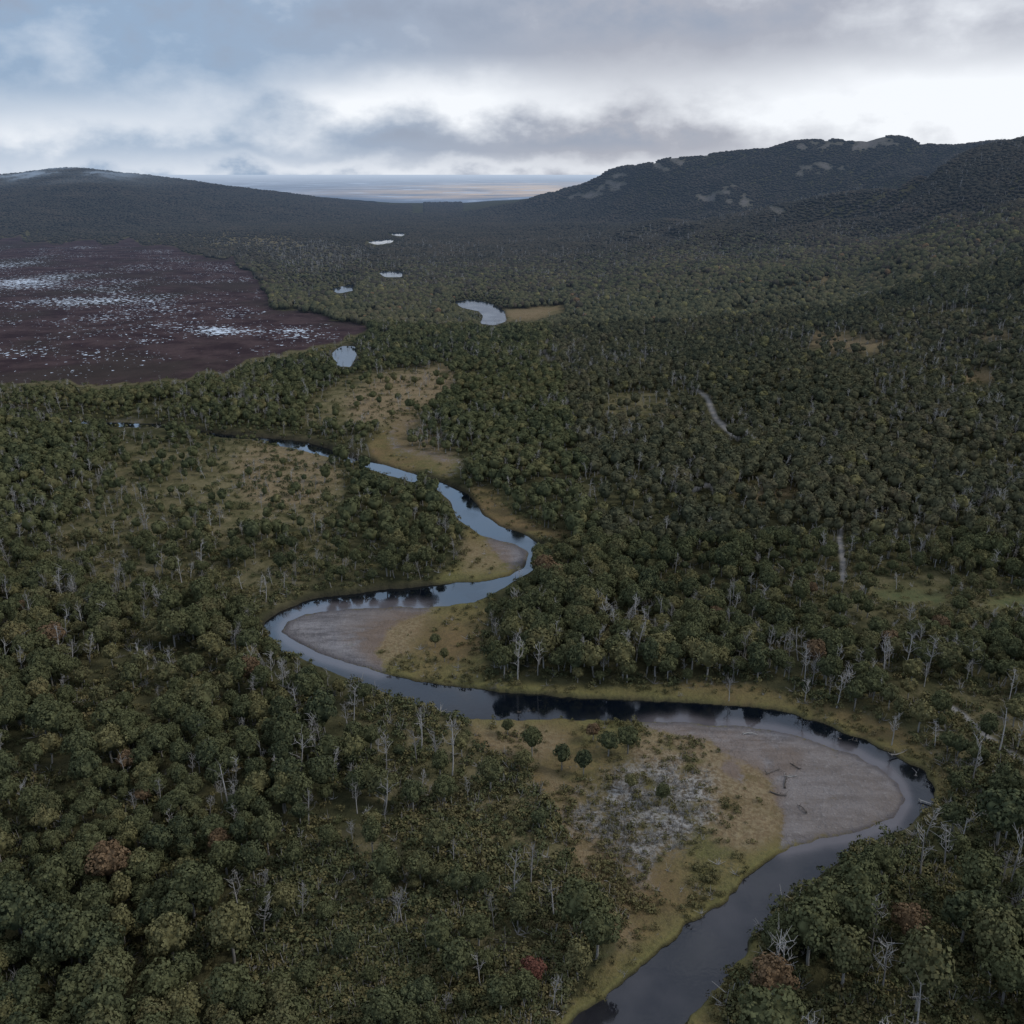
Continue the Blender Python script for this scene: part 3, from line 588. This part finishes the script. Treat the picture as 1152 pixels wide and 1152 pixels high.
scatter('undergrowth', np.stack([tx, tk, tz-.05], 1), np.stack([np.zeros(m_), np.zeros(m_), rng.random(m_)*6.28], 1), np.stack([s_, s_, s_*1.0], 1), vv,
        [npmesh('tuft_shape', a[0], a[1], [mshrub], None, False) for a in tf]+[npmesh('twig_shape', a[0], a[1], [mdead], None, False) for a in md_]+[npmesh('bush_shape', a[0], a[1], [mf], None, False) for a in tf], 'low shrubs, grass tufts and dead twigs on meadows and forest floor', 'shrubs')

def log_mesh(seed, L, m, stubs=4):
    q_ = np.random.default_rng(seed); V_, Q_ = [], []; tube(V_, Q_, (-L/2, 0, .12), (L/2, 0, .2), .17, .07, 7, .2, q_)
    for k_ in range(stubs): a_ = -L/2+L*q_.random(); tube(V_, Q_, (a_, 0, .15), (a_+.4+q_.normal()*.3, q_.normal()*.7, .3+q_.random()*.4), .06, .03, 4, .08, q_)
    for k_ in range(5): tube(V_, Q_, (-L/2, 0, .12), (-L/2-.3, q_.normal()*.35, .15+abs(q_.normal())*.35), .08, .03, 4, .05, q_)
    return npmesh('log', np.concatenate(V_), np.concatenate(Q_), [m])
for k_, (X, Y, L, a_, m, lb) in enumerate([(870,868,3.5,.5,mlog,'dark driftwood log at the upper edge of the big gravel bar, topmost of the pile'), (884,880,4,1.2,mlog,'long dark driftwood log in the middle of the gravel bar pile'),
    (894,862,2.5,2.2,mlog,'dark driftwood log lying right of the pile on the gravel bar'), (876,893,3.2,-.4,mlog,'dark driftwood log at the lower edge of the gravel bar pile'), (903,910,2.5,1.9,mlog,'short dark log alone on the lower gravel bar'),
    (890,873,2.5,.1,mdead,'bleached pale log lying across the dark driftwood pile'), (1034,862,6,1.0,mdead,'pale fallen trunk on the outer bank above the bend tip'), (1050,903,5,-.6,mdead,'pale fallen trunk with roots at the tip of the outer bend'),
    (1012,846,5,.4,mdead,'pale fallen trunk on the dark cut bank of the outer bend'), (955,829,4,-.3,mlog,'dark fallen trunk along the waterline of the outer bend'), (590,797,3,.2,mlog,'dark log stranded in the shallow river below the north bank'),
    (845,825,3,-.2,mdead,'small bleached log on the upper rim of the big gravel bar')]):
    o = bpy.data.objects.new('driftwood_log', log_mesh(k_, L, m)); COL.objects.link(o); g_ = gz(X, Y); o.location = (g_[0], g_[1], max(g_[2], -.15)); o.rotation_euler = (0, 0, a_); o['label'] = lb; o['category'] = 'log'

# ------------------------------------------------------------------ world
w = bpy.data.worlds.new('World'); S.world = w; w.use_nodes = True; nt = w.node_tree; nt.nodes.clear(); n = N(nt)
d = n.add('ShaderNodeTexCoord').outputs['Generated']; sx = n.add('ShaderNodeSeparateXYZ'); n.set(sx.inputs[0], d); dx, dy, dz = sx.outputs
el = n.m('MULTIPLY', n.m('ARCSINE', dz), 57.2958); az = n.m('MULTIPLY', n.m('ARCTAN2', dx, dy), 57.2958)
def vec(a, b, c=0.0):
    q = n.add('ShaderNodeCombineXYZ'); n.set(q.inputs[0], a); n.set(q.inputs[1], b); n.set(q.inputs[2], c); return q.outputs[0]
c1 = n.noise(vec(n.m('MULTIPLY', az, .10), n.m('MULTIPLY', el, .22)), 1.0, 4, .55); c2 = n.noise(vec(n.m('MULTIPLY', az, .25), n.m('MULTIPLY', el, .42), 4.0), 1.0, 6, .54)
azw = n.m('ADD', az, n.m('MULTIPLY', n.m('SUBTRACT', c1, .5), 16)); elw = n.m('ADD', el, n.m('MULTIPLY', n.m('SUBTRACT', c2, .5), 3.8))
def blob(a0, e0, sa, se, amp):
    u = n.m('DIVIDE', n.m('SUBTRACT', azw, a0), sa); v = n.m('DIVIDE', n.m('SUBTRACT', elw, e0), se)
    return n.m('MULTIPLY', n.m('EXPONENT', n.m('MULTIPLY', n.m('ADD', n.m('MULTIPLY', u, u), n.m('MULTIPLY', v, v)), -1)), amp)
tot = None
for bl in [(22, 3.8, 14, 1.8, 1.0), (25, 1.6, 9, 1.7, .9), (-4, 4.0, 8, 1.2, .85), (-22, 2.2, 12, 1.3, .55), (26, 8.5, 8, 2.0, .5), (-4, .2, 26, .55, .6), (3, 1.7, 9, .75, -.35), (6, 7.6, 13, 1.6, -.26), (-14, 7.8, 11, 1.8, -.16)]:
    b_ = blob(*bl); tot = b_ if tot is None else n.m('ADD', tot, b_)
tot = n.m('ADD', tot, n.m('MULTIPLY', n.m('SUBTRACT', c2, .5), 1.35))
left_ = n.step(n.m('MULTIPLY', az, -1), -8, 20)
base = n.mix(left_, (.40, .42, .49), (.29, .40, .56)); base = n.mix(n.step(n.m('MULTIPLY', tot, -1), .03, .5), base, (.30, .35, .45))
base = n.mix(n.step(el, 8.8, 14), base, (.46, .68, 1.0)); base = n.mix(n.step(el, 23, 33), base, (.29, .33, .42)); base = n.mix(n.step(el, 47, 62), base, (.70, .75, .84))
cc = n.mix(n.m('ADD', tot, .08, clamp=True), base, (.90, .93, .98))
sk = n.add('ShaderNodeTexSky'); sk.sky_type = 'NISHITA'; sk.sun_disc = False; sk.sun_elevation = math.radians(40); sk.sun_rotation = math.radians(95)
bc = n.add('ShaderNodeBackground'); n.set(bc.inputs[0], cc); bc.inputs[1].default_value = 1.0
bs = n.add('ShaderNodeBackground'); n.set(bs.inputs[0], sk.outputs[0]); bs.inputs[1].default_value = .006
ms = n.add('ShaderNodeAddShader'); n.set(ms.inputs[0], bc.outputs[0]); n.set(ms.inputs[1], bs.outputs[0]); ow = n.add('ShaderNodeOutputWorld'); n.set(ow.inputs[0], ms.outputs[0])
L = bpy.data.lights.new('sun', 'SUN'); L.energy = 1.3; L.angle = math.radians(14); L.color = (1, .95, .88); lo_ = bpy.data.objects.new('sun', L); COL.objects.link(lo_)
lo_.rotation_euler = (math.radians(90-40), 0, math.radians(180-95))
print('TREES', len(x), 'rest', nr_, 'dead', len(rd), 'shrubs', m_, 'terrain', V.shape)
